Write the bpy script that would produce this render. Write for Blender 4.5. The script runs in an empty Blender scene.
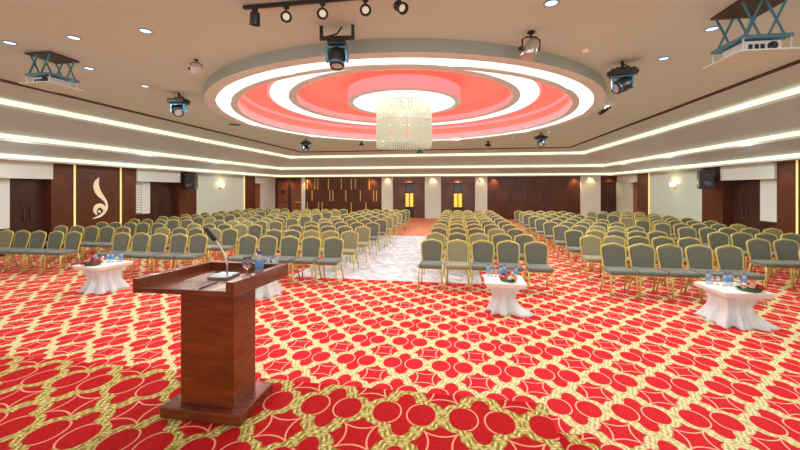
import bpy, bmesh, math, random
from mathutils import Vector, Matrix
PI = math.pi
sc = bpy.context.scene
COL = sc.collection
rnd = random.Random(7)

# ------------------------------------------------------------------ nodes
class X:
    """a value in a node tree; arithmetic on it adds Math nodes"""
    def __init__(s, nt, v): s.nt, s.v = nt, v
    def m(s, op, *a, clamp=False):
        n = s.nt.nodes.new('ShaderNodeMath'); n.operation = op; n.use_clamp = clamp
        for i, q in enumerate((s,) + a):
            q = q.v if isinstance(q, X) else q
            if isinstance(q, (int, float)): n.inputs[i].default_value = q
            else: s.nt.links.new(q, n.inputs[i])
        return X(s.nt, n.outputs[0])
    def __add__(s, o): return s.m('ADD', o)
    __radd__ = __add__
    def __sub__(s, o): return s.m('SUBTRACT', o)
    def __rsub__(s, o): return X(s.nt, o).m('SUBTRACT', s)
    def __mul__(s, o): return s.m('MULTIPLY', o)
    __rmul__ = __mul__
    def __truediv__(s, o): return s.m('DIVIDE', o)
    def lt(s, o): return s.m('LESS_THAN', o)
    def gt(s, o): return s.m('GREATER_THAN', o)
    def abs(s): return s.m('ABSOLUTE')
    def sq(s): return s * s
    def sqrt(s): return s.m('SQRT')
    def smooth(s, a, b):
        n = s.nt.nodes.new('ShaderNodeMapRange'); n.interpolation_type = 'SMOOTHSTEP'
        s.nt.links.new(s.v, n.inputs[0]); n.inputs[1].default_value = a; n.inputs[2].default_value = b
        return X(s.nt, n.outputs[0])

def new_mat(name):
    m = bpy.data.materials.new(name); m.use_nodes = True
    nt = m.node_tree; b = nt.nodes['Principled BSDF']
    return m, nt, b

def setp(b, col=None, rough=.5, metal=0, spec=.5, emit=None, es=0, trans=0, coat=0, sheen=0):
    if col: b.inputs['Base Color'].default_value = (*col, 1)
    b.inputs['Roughness'].default_value = rough
    b.inputs['Metallic'].default_value = metal
    b.inputs['Specular IOR Level'].default_value = spec
    b.inputs['Transmission Weight'].default_value = trans
    b.inputs['Coat Weight'].default_value = coat
    b.inputs['Sheen Weight'].default_value = sheen
    if emit:
        b.inputs['Emission Color'].default_value = (*emit, 1); b.inputs['Emission Strength'].default_value = es

def noise(nt, scale=5, detail=3, vec=None, rough=.5):
    n = nt.nodes.new('ShaderNodeTexNoise'); n.inputs['Scale'].default_value = scale
    n.inputs['Detail'].default_value = detail; n.inputs['Roughness'].default_value = rough
    if vec is not None: nt.links.new(vec, n.inputs['Vector'])
    return n

def mapping(nt, scale=(1,1,1), kind='Object', rot=(0,0,0)):
    tc = nt.nodes.new('ShaderNodeTexCoord'); mp = nt.nodes.new('ShaderNodeMapping')
    mp.inputs['Scale'].default_value = scale; mp.inputs['Rotation'].default_value = rot
    nt.links.new(tc.outputs[kind], mp.inputs[0]); return mp.outputs[0]

def mixc(nt, fac, a, b):
    n = nt.nodes.new('ShaderNodeMix'); n.data_type = 'RGBA'
    for sock, v in ((n.inputs[0], fac), (n.inputs[6], a), (n.inputs[7], b)):
        if isinstance(v, X): v = v.v
        if isinstance(v, tuple): sock.default_value = (*v, 1)
        elif isinstance(v, (int, float)): sock.default_value = v
        else: nt.links.new(v, sock)
    return n.outputs[2]

def bump(nt, b, h, strength=.2, dist=.01):
    n = nt.nodes.new('ShaderNodeBump'); n.inputs['Strength'].default_value = strength; n.inputs['Distance'].default_value = dist
    nt.links.new(h, n.inputs['Height']); nt.links.new(n.outputs[0], b.inputs['Normal'])

def plain(name, col, rough=.5, var=.06, scale=8, **k):
    m, nt, b = new_mat(name); setp(b, col, rough, **k)
    n = noise(nt, scale, 3, mapping(nt))
    c = mixc(nt, n.outputs[0], tuple(max(0, c*(1-var)) for c in col), tuple(min(1, c*(1+var)) for c in col))
    nt.links.new(c, b.inputs['Base Color']); return m

def wood(name, a, bcol, grain=(1, 1, 14), rough=.35, coat=.15, spec=.4):
    m, nt, b = new_mat(name); setp(b, a, rough, coat=coat, spec=spec)
    v = mapping(nt, grain)
    n1 = noise(nt, 3.0, 6, v, .6); n2 = noise(nt, 14, 3, v, .6)
    f = (X(nt, n1.outputs[0]) * .7 + X(nt, n2.outputs[0]) * .3).smooth(.32, .7)
    nt.links.new(mixc(nt, f, a, bcol), b.inputs['Base Color'])
    bump(nt, b, n2.outputs[0], .05, .002); return m

def emitter(name, col, s, base=(.8,.8,.8)):
    m, nt, b = new_mat(name); setp(b, base, .6, emit=col, es=s); return m

PXC, PYC = .5355, .567
def carpet(name, ox, oy, red, red2, gold, gold_hi, gold_dk, cream):
    m, nt, b = new_mat(name); setp(b, red, .9, spec=.12)
    geo = nt.nodes.new('ShaderNodeNewGeometry')
    sep = nt.nodes.new('ShaderNodeSeparateXYZ'); nt.links.new(geo.outputs['Position'], sep.inputs[0])
    wob = noise(nt, 26, 2, geo.outputs['Position']); wv = nt.nodes.new('ShaderNodeSeparateColor'); nt.links.new(wob.outputs[1], wv.inputs[0])
    x = (X(nt, sep.outputs[0]) - ox) / PXC; y = (X(nt, sep.outputs[1]) - oy) / PYC
    fx = (x + .5).m('FLOORED_MODULO', 1.0) - .5; fy = (y + .5).m('FLOORED_MODULO', 1.0) - .5
    ax, ay = fx.abs(), fy.abs()
    d = ax + ay; t = ax - ay
    wn = (X(nt, wv.outputs[0]) - .5)
    wo = (.070 + .095 * (t * 6.283).m('SINE').abs() + .05 * t.smooth(.30, .48)) * (.35 + .65 * t.smooth(-.5, -.36)) + wn * .11
    pe = (((ax - .232) / .185).sq() + (ay / .215).sq()).sqrt()
    pf = ((ax / .125).sq() + ((ay - .230) / .185).sq()).sqrt()
    inpet = pe.m('MINIMUM', pf).lt(1.0)
    band = d.gt(.375 + wn * .05) * d.lt(wo + .5)
    goldm = band * (1 - inpet)
    ringp = (pe - 1.03).abs().lt(.055) * d.lt(.455)
    gx, gy = .5 - ax, .5 - ay
    r1 = ((gx - .5).sq() + gy.sq()).sqrt(); r2 = (gx.sq() + (gy - .5).sq()).sqrt()
    arcs = ((r1 - .36).abs().lt(.011)).m('MAXIMUM', (r2 - .36).abs().lt(.011)) * d.gt(.5)
    lines = (ringp.m('MAXIMUM', arcs)) * (1 - goldm)
    # leaf veins inside the gold scrolls
    vein = ((d - .5) * 62 + (t * 25.13).m('SINE') * 1.6 + wn * 6).m('SINE')
    n = noise(nt, 60, 3, geo.outputs['Position'])
    big = noise(nt, 1.3, 2, geo.outputs['Position'])
    rc = mixc(nt, X(nt, n.outputs[0]).smooth(.3, .7), red, red2)
    gc = mixc(nt, vein.smooth(-.9, .9), gold_dk, gold); gc = mixc(nt, (vein * (t * 25.13).m('COSINE')).smooth(.2, .95), gc, gold_hi)
    edge = (d - wo - .5).abs().lt(.012).m('MAXIMUM', (pe.m('MINIMUM', pf) - 1.03).abs().lt(.03) * band)
    c = mixc(nt, lines * .8, rc, cream); c = mixc(nt, goldm, c, gc); c = mixc(nt, edge * (1 - inpet) * .35, c, gold_dk)
    nt.links.new(c, b.inputs['Base Color'])
    bump(nt, b, n.outputs[0], .25, .01)
    return m

M = {}
M['carpet'] = carpet('hall_carpet', 1.007, 3.372, (.52,.012,.022), (.62,.022,.034), (.68,.63,.32), (.88,.87,.65), (.44,.40,.15), (.85,.58,.40))  # paler than the stage copy: brighter light put into the colours
M['stage_carpet'] = carpet('stage_carpet', -.377, 2.517, (.38,.005,.008), (.47,.010,.014), (.52,.43,.13), (.78,.70,.38), (.24,.19,.03), (.78,.42,.26))  # same carpet, darker: dimmer stage light put into the colours
M['ceiling'] = plain('ceiling_paint', (.63,.85,.80), .8, .02)
M['panel'] = plain('cornice_paint', (.58,.76,.82), .8, .02)
M['white'] = plain('white_plaster', (.70,.78,.72), .7, .02)
M['wall'] = plain('cream_wallpaper', (.56,.66,.58), .75, .03, 3)
M['groove'] = plain('shadow_gap_brown', (.16,.11,.08), .8)
M['grey'] = plain('grey_plaster', (.78,.96,.93), .7, .02)
M['rim_face'] = plain('grey_green_plaster', (.36,.44,.40), .7, .02)
M['cove'] = emitter('cove_light', (1.0,.93,.52), 1.15)
M['band'] = emitter('white_light_band', (.95,.97,1.0), 1.5)
M['red_glow'] = emitter('red_led_wash', (1.0,.10,.065), .62, (.85,.40,.36))  # red LED wash on the recess surfaces, put in as emission
M['pink_glow'] = emitter('pink_led_wash', (1.0,.22,.27), .75, (.85,.5,.5))  # pink part of the LED wash, also put in as emission
M['deep_red'] = emitter('deep_red_led_wash', (1.0,.05,.03), .75, (.8,.2,.2))  # deeper red of the same LED wash, as emission
M['mahog'] = wood('mahogany', (.11,.018,.003), (.27,.052,.008), (1.5,1.5,11), .30, .2)
M['mahog_h'] = wood('mahogany_flat_grain', (.11,.020,.006), (.21,.048,.012), (2,9,9), .22, .4)
M['panelwood'] = wood('panel_wood', (.068,.017,.005), (.125,.034,.011), (1.2,1.2,12), .42, .08)
M['darkwood'] = wood('dark_door_wood', (.035,.012,.008), (.065,.022,.014), (4,4,.6), .3, .25)
M['greywood'] = wood('brown_veneer', (.085,.045,.035), (.14,.075,.055), (1,1,12), .4, .1)
M['redwood'] = wood('red_door_wood', (.20,.055,.02), (.33,.11,.04), (1,1,10), .35, .2)
M['header'] = wood('light_brown_veneer', (.13,.065,.045), (.19,.10,.07), (1,1,12), .4, .1)
M['goldstrip'] = emitter('gold_inlay', (1.0,.72,.22), .04, (.62,.40,.10))
M['goldline'] = emitter('lit_gold_strip', (1.0,.82,.32), .55, (.85,.7,.3))
M['yellow_lit'] = emitter('lit_amber_glass', (1.0,.58,.06), .85, (.8,.5,.1))
M['dark'] = plain('dark_gap', (.02,.017,.02), .5)
M['darkglass'] = plain('dark_glass', (.03,.03,.045), .1)
M['emblem'] = plain('pale_gold_leaf', (.86,.78,.55), .4, metal=.1, emit=(1,.9,.6), es=.12)
M['gold'] = plain('gold_frame_paint', (.58,.50,.12), .35, .08, metal=.3)
def fabric(name, a, bcol):
    m, nt, b = new_mat(name); setp(b, a, .8, spec=.3, sheen=.25)
    v = mapping(nt, (1,1,1)); n = noise(nt, 90, 2, v)
    w = nt.nodes.new('ShaderNodeTexVoronoi'); w.inputs['Scale'].default_value = 38; nt.links.new(v, w.inputs['Vector'])
    f = (X(nt, n.outputs[0]) * .6 + X(nt, w.outputs[0]) * .7).smooth(.25, .75)
    nt.links.new(mixc(nt, f, a, bcol), b.inputs['Base Color']); return m
M['fab_green'] = fabric('grey_green_upholstery', (.072,.082,.060), (.125,.135,.10))
M['fab_olive'] = fabric('olive_upholstery', (.17,.17,.085), (.24,.235,.13))
M['fab_seat'] = fabric('grey_seat_upholstery', (.085,.105,.085), (.14,.165,.135))
M['fab_seat_olive'] = fabric('olive_seat_upholstery', (.20,.20,.11), (.27,.27,.16))
M['cloth'] = plain('white_satin', (.70,.80,.84), .45, .04, 12, sheen=.3)
M['cloth_pink'] = plain('ivory_cloth', (.80,.82,.80), .5, .03, 12)
M['black'] = plain('black_plastic', (.018,.018,.02), .4)
M['blackmetal'] = plain('black_metal', (.03,.027,.027), .4, metal=.3)
M['bluelit_metal'] = plain('blue_lit_steel', (.10,.30,.42), .35, metal=.5)  # blue light falling on the steel is put into its colour
M['brownmetal'] = plain('brown_steel_plate', (.10,.06,.04), .5, metal=.3)
M['silver'] = plain('brushed_silver', (.62,.62,.64), .3, metal=.8)
M['greymetal'] = plain('grey_steel', (.24,.27,.29), .35, metal=.5)
M['whiteplastic'] = plain('white_plastic', (.72,.74,.76), .4)
M['teal'] = plain('teal_lens_housing', (.05,.20,.24), .25, metal=.3)
M['lens'] = plain('pale_lens', (.55,.62,.66), .08, metal=.2)
M['lampwarm'] = emitter('warm_spot_lens', (1.0,.80,.52), .45, (.4,.35,.28))
M['down'] = emitter('downlight_lens', (.45,.78,1.0), 2.2)
M['downwarm'] = emitter('warm_downlight_lens', (1.0,.62,.22), 6)
M['downtrim'] = plain('downlight_trim', (.25,.50,.72), .3, metal=.3)
M['cap'] = plain('blue_cap', (.02,.06,.42), .35)
M['label'] = plain('blue_white_label', (.10,.34,.72), .4, .5, 60)
M['rose_red'] = plain('red_petals', (.50,.02,.03), .6)
M['rose_pink'] = plain('pink_petals', (.72,.20,.25), .6)
M['rose_peach'] = plain('peach_petals', (.78,.42,.28), .6)
M['leaf'] = plain('leaf_green', (.06,.14,.035), .6)
M['strand'] = None
m, nt, b = new_mat('crystal_beads'); setp(b, (.5,.5,.4), .25, spec=.5, emit=(.93,1,.72), es=.24); nt.links.new(mixc(nt, noise(nt, 40, 1, mapping(nt)).outputs[0], (.30,.36,.25), (.50,.55,.44)), b.inputs['Base Color']); M['strand'] = m  # faint emission stands in for lamp light caught in the beads
m, nt, b = new_mat('clear_glass'); setp(b, (.93,.97,1), .03, trans=.95); b.inputs['IOR'].default_value = 1.3; M['glass'] = m
m, nt, b = new_mat('bottle_plastic'); setp(b, (.80,.90,.97), .08, trans=.7); b.inputs['IOR'].default_value = 1.15; M['bottle'] = m
m, nt, b = new_mat('pale_dance_floor'); setp(b, (.6,.62,.66), .3, spec=.5)
v = mapping(nt, (1.2,.55,1), rot=(0,0,.35)); br = nt.nodes.new('ShaderNodeTexBrick'); nt.links.new(v, br.inputs['Vector'])
br.inputs['Scale'].default_value = 2.6; br.inputs['Color1'].default_value = (.80,.84,.86,1); br.inputs['Color2'].default_value = (.26,.42,.52,1); br.inputs['Mortar'].default_value = (.62,.66,.68,1); br.inputs['Mortar Size'].default_value = .008; br.inputs['Bias'].default_value = -.1  # bluish reflections of the white floor put into alternate bricks
nt.links.new(mixc(nt, X(nt, noise(nt, 7, 3, v).outputs[0]).smooth(.5,.8), br.outputs[0], (.80,.82,.84)), b.inputs['Base Color']); M['dance'] = m
m, nt, b = new_mat('blind_slats'); setp(b, (.8,.8,.8), .6)
sep = nt.nodes.new('ShaderNodeSeparateXYZ'); nt.links.new(mapping(nt), sep.inputs[0])
nt.links.new(mixc(nt, (X(nt, sep.outputs[2]) * 60).m('SINE').smooth(.2, .7), (.80,.82,.82), (.42,.50,.52)), b.inputs['Base Color']); M['blind'] = m

# ------------------------------------------------------------------ mesh helpers
class MB:
    def __init__(s): s.bm = bmesh.new(); s.mats = []
    def mi(s, mat):
        if mat is None: return 0
        if mat not in s.mats: s.mats.append(mat)
        return s.mats.index(mat)
    def face(s, pts, mat=None, smooth=False):
        f = s.bm.faces.new([s.bm.verts.new(p) for p in pts]); f.material_index = s.mi(mat); f.smooth = smooth; return f
    def box(s, a, b, bev=0, mat=None, rot=None):
        tmp = bmesh.new(); bmesh.ops.create_cube(tmp, size=1)
        ce = [(p+q)/2 for p, q in zip(a, b)]; si = [abs(q-p) for p, q in zip(a, b)]
        for v in tmp.verts: v.co = Vector((v.co.x*si[0], v.co.y*si[1], v.co.z*si[2]))
        if bev: bmesh.ops.bevel(tmp, geom=tmp.edges[:], offset=bev, segments=2, affect='EDGES', profile=.6)
        mt = Matrix.Translation(ce)
        if rot is not None: mt = mt @ rot
        s.add(tmp, mt, mat); return s
    def add(s, tmp, mt=Matrix(), mat=None, smooth=False):
        i = s.mi(mat); vm = {}
        for v in tmp.verts: vm[v] = s.bm.verts.new(mt @ v.co)
        for f in tmp.faces:
            try:
                g = s.bm.faces.new([vm[v] for v in f.verts]); g.material_index = i; g.smooth = smooth or f.smooth
            except ValueError: pass
        tmp.free()
    def lathe(s, prof, n=24, c=(0,0,0), mat=None, axis=None, smooth=True, scale=(1,1)):
        """prof: list of (r, z); axis: rotation matrix"""
        i = s.mi(mat); rings = []
        R = axis if axis is not None else Matrix.Identity(3)
        for r, z in prof:
            if r < 1e-5: rings.append([s.bm.verts.new(Vector(c) + R @ Vector((0,0,z)))])
            else: rings.append([s.bm.verts.new(Vector(c) + R @ Vector((r*scale[0]*math.cos(2*PI*k/n), r*scale[1]*math.sin(2*PI*k/n), z))) for k in range(n)])
        for A, B in zip(rings, rings[1:]):
            for k in range(n):
                k2 = (k+1) % n
                if len(A) == 1 and len(B) == 1: continue
                if len(A) == 1: v = [A[0], B[k2], B[k]]
                elif len(B) == 1: v = [A[k], A[k2], B[0]]
                else: v = [A[k], A[k2], B[k2], B[k]]
                f = s.bm.faces.new(v); f.material_index = i; f.smooth = smooth
        return s
    def tube(s, pts, r, n=8, mat=None, closed=False, flat=None, cap=True):
        """a tube along pts; r a number or list; flat=(a,b) scales the section"""
        pts = [Vector(p) for p in pts]; N = len(pts); i = s.mi(mat); rings = []
        up = None
        for k, p in enumerate(pts):
            if closed: d = pts[(k+1) % N] - pts[k-1]
            else: d = pts[min(k+1, N-1)] - pts[max(k-1, 0)]
            d.normalize()
            if up is None: up = Vector((0,0,1)) if abs(d.z) < .9 else Vector((0,1,0))
            side = d.cross(up); side.normalize(); u2 = side.cross(d); u2.normalize(); up = u2
            rr = r[k] if isinstance(r, (list, tuple)) else r
            fa = flat or (1, 1)
            rings.append([s.bm.verts.new(p + side*(rr*fa[0]*math.cos(2*PI*j/n+PI/n)) + u2*(rr*fa[1]*math.sin(2*PI*j/n+PI/n))) for j in range(n)])
        pairs = list(zip(rings, rings[1:])) + ([(rings[-1], rings[0])] if closed else [])
        for A, B in pairs:
            for j in range(n):
                f = s.bm.faces.new([A[j], A[(j+1) % n], B[(j+1) % n], B[j]]); f.material_index = i; f.smooth = n > 5
        if cap and not closed:
            for A in (rings[0][::-1], rings[-1]):
                f = s.bm.faces.new(A); f.material_index = i
        return s
    def prism(s, poly, a, b, fn, mat=None, smooth=False):
        """extrude the 2D polygon poly between depths a and b; fn(u, v, w) -> point"""
        i = s.mi(mat)
        A = [s.bm.verts.new(fn(u, v, a)) for u, v in poly]; B = [s.bm.verts.new(fn(u, v, b)) for u, v in poly]
        n = len(poly)
        fs = [s.bm.faces.new(A[::-1]), s.bm.faces.new(B)]
        for k in range(n): fs.append(s.bm.faces.new([A[k], A[(k+1) % n], B[(k+1) % n], B[k]]))
        for f in fs: f.material_index = i; f.smooth = smooth
        return s
    def sphere(s, c, r, mat=None, seg=12, rings=8, sc=(1,1,1)):
        tmp = bmesh.new(); bmesh.ops.create_uvsphere(tmp, u_segments=seg, v_segments=rings, radius=r)
        s.add(tmp, Matrix.Translation(c) @ Matrix.Diagonal((*sc, 1)), mat, True); return s
    def done(s, name, mat=None, parent=None, loc=None, rot=None, recalc=True):
        if recalc: bmesh.ops.recalc_face_normals(s.bm, faces=s.bm.faces[:])
        me = bpy.data.meshes.new(name); s.bm.to_mesh(me); s.bm.free()
        for m_ in (s.mats or [mat]): me.materials.append(m_)
        o = bpy.data.objects.new(name, me); COL.objects.link(o)
        if parent: o.parent = parent
        if loc: o.location = loc
        if rot: o.rotation_euler = rot
        return o

def thing(name, label, cat, loc=(0,0,0), rz=0, group=None, rot=None):
    o = bpy.data.objects.new(name, None); COL.objects.link(o); o.empty_display_size = .1
    o.location = loc; o.rotation_euler = rot or (0, 0, rz)
    return tag(o, label, cat, group)
def tag(o, label, cat, group=None):
    o['label'] = label; o['category'] = cat
    if group: o['group'] = group
    return o
def struct(o, label=None):
    o['kind'] = 'structure'
    if label: o['label'] = label
    return o
def kids(o): return [c for c in COL.objects if c.parent == o]
CH = {}
def dup(root, loc, rz=None, label=None, cat=None, group=None):
    def tree(o):
        if o.name not in CH: CH[o.name] = list(o.children)
        return CH[o.name]
    r = root.copy(); COL.objects.link(r); r.location = loc
    if rz is not None: r.rotation_euler = (0, 0, rz)
    if label: r['label'] = label
    if group: r['group'] = group
    for c0 in tree(root):
        c = c0.copy(); COL.objects.link(c); c.parent = r
        for g0 in tree(c0):
            g = g0.copy(); COL.objects.link(g); g.parent = c
    return r

# ------------------------------------------------------------------ the room
XL, XR, YB, YF = -12.9, 9.65, 24.0, -5.0
ZW = 2.76
CX, CY = -1.52, 10.15                 # centre of the round ceiling feature
CEIL = 4.13

mb = MB(); mb.box((XL-.3, YF, -.1), (XR+.3, YB+1.6, 0)); struct(mb.done('floor', M['carpet']), 'red carpet with gold leaf lattice and red petal flowers')
mb = MB(); mb.box((-3.62, 7.45, 0), (.48, 14.75, .006)); struct(mb.done('floor_dance_area', M['dance']), 'white dance floor with bluish reflections laid in the carpet between the seating blocks')
SX, SY, SZ = .64, 2.80, .34
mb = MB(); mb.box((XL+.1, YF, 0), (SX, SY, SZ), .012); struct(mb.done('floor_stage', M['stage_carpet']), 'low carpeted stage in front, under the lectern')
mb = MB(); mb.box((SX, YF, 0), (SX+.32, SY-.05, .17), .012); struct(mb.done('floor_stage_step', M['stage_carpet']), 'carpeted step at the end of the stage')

# ceiling with a round hole
def ceiling():
    x0, x1, y0, y1 = -9.0, 5.72, YF, 19.85; R = 5.0
    angs = [2*PI*k/96 for k in range(96)]
    for cx, cy in ((x0,y0),(x1,y0),(x1,y1),(x0,y1)): angs.append(math.atan2(cy-CY, cx-CX) % (2*PI))
    angs = sorted(set(angs)); mb = MB(); I, O = [], []
    for a in angs:
        c, s_ = math.cos(a), math.sin(a)
        tx = ((x1-CX) if c > 0 else (x0-CX)) / c if abs(c) > 1e-9 else 1e9
        ty = ((y1-CY) if s_ > 0 else (y0-CY)) / s_ if abs(s_) > 1e-9 else 1e9
        t = min(tx, ty)
        I.append(mb.bm.verts.new((CX+R*c, CY+R*s_, CEIL))); O.append(mb.bm.verts.new((CX+t*c, CY+t*s_, CEIL)))
    for k in range(len(angs)):
        j = (k+1) % len(angs); mb.bm.faces.new([I[k], O[k], O[j], I[j]])
    o = mb.done('ceiling', M['ceiling'], recalc=False)
    return struct(o, 'flat beige ceiling')
ceiling()

def u_ring(mb, ra, za, rb, zb, mat=None):
    """panels left, back and right between two nested outlines (xl, xr, yb)"""
    a = [(ra[0], YF, za), (ra[0], ra[2], za), (ra[1], ra[2], za), (ra[1], YF, za)]
    b = [(rb[0], YF, zb), (rb[0], rb[2], zb), (rb[1], rb[2], zb), (rb[1], YF, zb)]
    for k in range(3): mb.face([a[k], a[k+1], b[k+1], b[k]], mat)
def ins(r, d): return (r[0]+d, r[1]-d, r[2]-d)
RW = (XL, XR, YB); R3 = ins(RW, .42); R2 = (-11.7, 8.35, 22.5); R1 = (-10.5, 6.95, 21.5); RG = (-9.08, 5.80, 19.93)
mb = MB(); u_ring(mb, RW, ZW, R3, ZW); u_ring(mb, R3, ZW, R3, ZW+.06); u_ring(mb, R3, ZW+.06, ins(R3,-.06), ZW+.06)
u_ring(mb, R2, 3.20, R2, 3.265); u_ring(mb, R2, 3.265, ins(R2,-.06), 3.265)
u_ring(mb, R1, 3.845, R1, 3.915); u_ring(mb, R1, 3.915, ins(R1,-.06), 3.915)
trim = struct(mb.done('trim_1', M['white'], recalc=False), 'white stepped cornice ledges round the hall')
mb = MB(); u_ring(mb, ins(R3,.0), ZW+.15, R2, 3.20); u_ring(mb, ins(R2,.0), 3.37, R1, 3.845); u_ring(mb, R1, 4.03, RG, 4.09)
struct(mb.done('ceiling_cornice_panels', M['panel'], recalc=False), 'grey sloping ceiling panels between the lit coves')
for nm, R_, z0, z1, i in (('low', R3, ZW+.06, ZW+.15, 2), ('mid', R2, 3.265, 3.37, 3), ('high', R1, 3.915, 4.03, 4)):
    mb = MB(); u_ring(mb, ins(R_, -.03), z0, ins(R_, -.0), z1)
    struct(mb.done('trim_%d' % i, M['cove'], recalc=False), {2:'lowest glowing cove strip', 3:'middle glowing cove strip', 4:'highest glowing cove strip'}[i])
mb = MB(); u_ring(mb, RG, 4.09, RG, 4.19); u_ring(mb, RG, 4.19, ins(RG, .08), 4.19); u_ring(mb, ins(RG,.08), 4.19, ins(RG,.08), CEIL)
struct(mb.done('trim_5', M['groove'], recalc=False), 'dark shadow groove round the flat ceiling')

# round ceiling feature: one part per ring
dome = bpy.data.objects.new('ceiling_dome', None); COL.objects.link(dome); dome.location = (CX, CY, 0)
struct(dome, 'round stepped ceiling feature lit red, pink and white')
def ring(name, prof, mat, lab=None):
    mb = MB(); mb.lathe(prof, 128, smooth=False); 
    for f in mb.bm.faces: f.smooth = True
    o = mb.done(name, M[mat], dome, recalc=False)
    es = o.modifiers.new('edges', 'EDGE_SPLIT'); es.split_angle = math.radians(25)
    if lab: o['label'] = lab
LZ = 3.93
ring('outer_face', [(5.0, CEIL+.01), (5.0, LZ)], 'rim_face', 'grey green outer face')
ring('outer_rim', [(5.0, LZ), (4.77, LZ), (4.77, LZ+.04)], 'grey', 'grey outer rim')
ring('light_band', [(4.79, LZ+.035), (4.46, LZ+.035)], 'band', 'outer white glowing band')
ring('inner_rim', [(4.48, LZ+.04), (4.48, LZ), (4.32, LZ), (4.32, LZ+.05)], 'grey', 'grey inner rim')
ring('cove_wall', [(4.32, LZ+.05), (4.32, LZ+.20)], 'pink_glow')  # glowing pink and red bands stand in for the LED wash gradient
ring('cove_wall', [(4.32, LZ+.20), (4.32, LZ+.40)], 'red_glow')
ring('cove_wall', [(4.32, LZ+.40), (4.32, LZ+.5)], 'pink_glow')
ring('red_led_wash', [(4.32, LZ+.5), (3.67, LZ+.5)], 'red_glow')
ring('middle_rim', [(3.67, LZ+.5), (3.67, 4.37), (3.60, 4.37)], 'pink_glow', 'pink-lit edge')
ring('light_band', [(3.60, 4.372), (3.15, 4.372)], 'band', 'inner white glowing band')
ring('middle_lip', [(3.15, 4.372), (3.15, 4.355), (2.95, 4.355), (2.95, 4.40)], 'grey', 'grey lip')
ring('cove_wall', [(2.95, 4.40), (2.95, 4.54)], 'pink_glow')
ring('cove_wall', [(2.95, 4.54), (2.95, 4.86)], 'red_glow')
ring('red_led_wash', [(2.95, 4.86), (1.59, 4.86)], 'red_glow')
ring('drum_wall', [(1.59, 4.86), (1.59, 4.70)], 'red_glow')  # drum's red to pink LED gradient put into two glowing bands
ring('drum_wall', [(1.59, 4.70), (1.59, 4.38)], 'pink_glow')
ring('drum_rim', [(1.59, 4.38), (1.59, 4.35), (1.43, 4.35), (1.43, 4.40)], 'grey', 'grey drum rim')
ring('drum_light', [(1.45, 4.38), (0, 4.38)], 'band', 'white glowing disc')

# --- walls.  local helpers: a side wall is described by (y0, y1, z0, z1, depth outwards)
def wall_box(side, y0, y1, z0, z1, d0, d1, bev=0):
    """box on a side wall; d is measured into the room from the wall plane"""
    mb = MB()
    if side == 'left': mb.box((XL+d0, y0, z0), (XL+d1, y1, z1), bev)
    else: mb.box((XR-d1, y0, z0), (XR-d0, y1, z1), bev)
    return mb
def back_box(x0, x1, z0, z1, d0, d1, bev=0):
    mb = MB(); mb.box((x0, YB-d1, z0), (x1, YB-d0, z1), bev); return mb
ntrim = [5]; ndoor = [0]
def trimname():
    ntrim[0] += 1; return 'trim_%d' % ntrim[0]
def doorname():
    ndoor[0] += 1; return 'door_%d' % ndoor[0]

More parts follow.
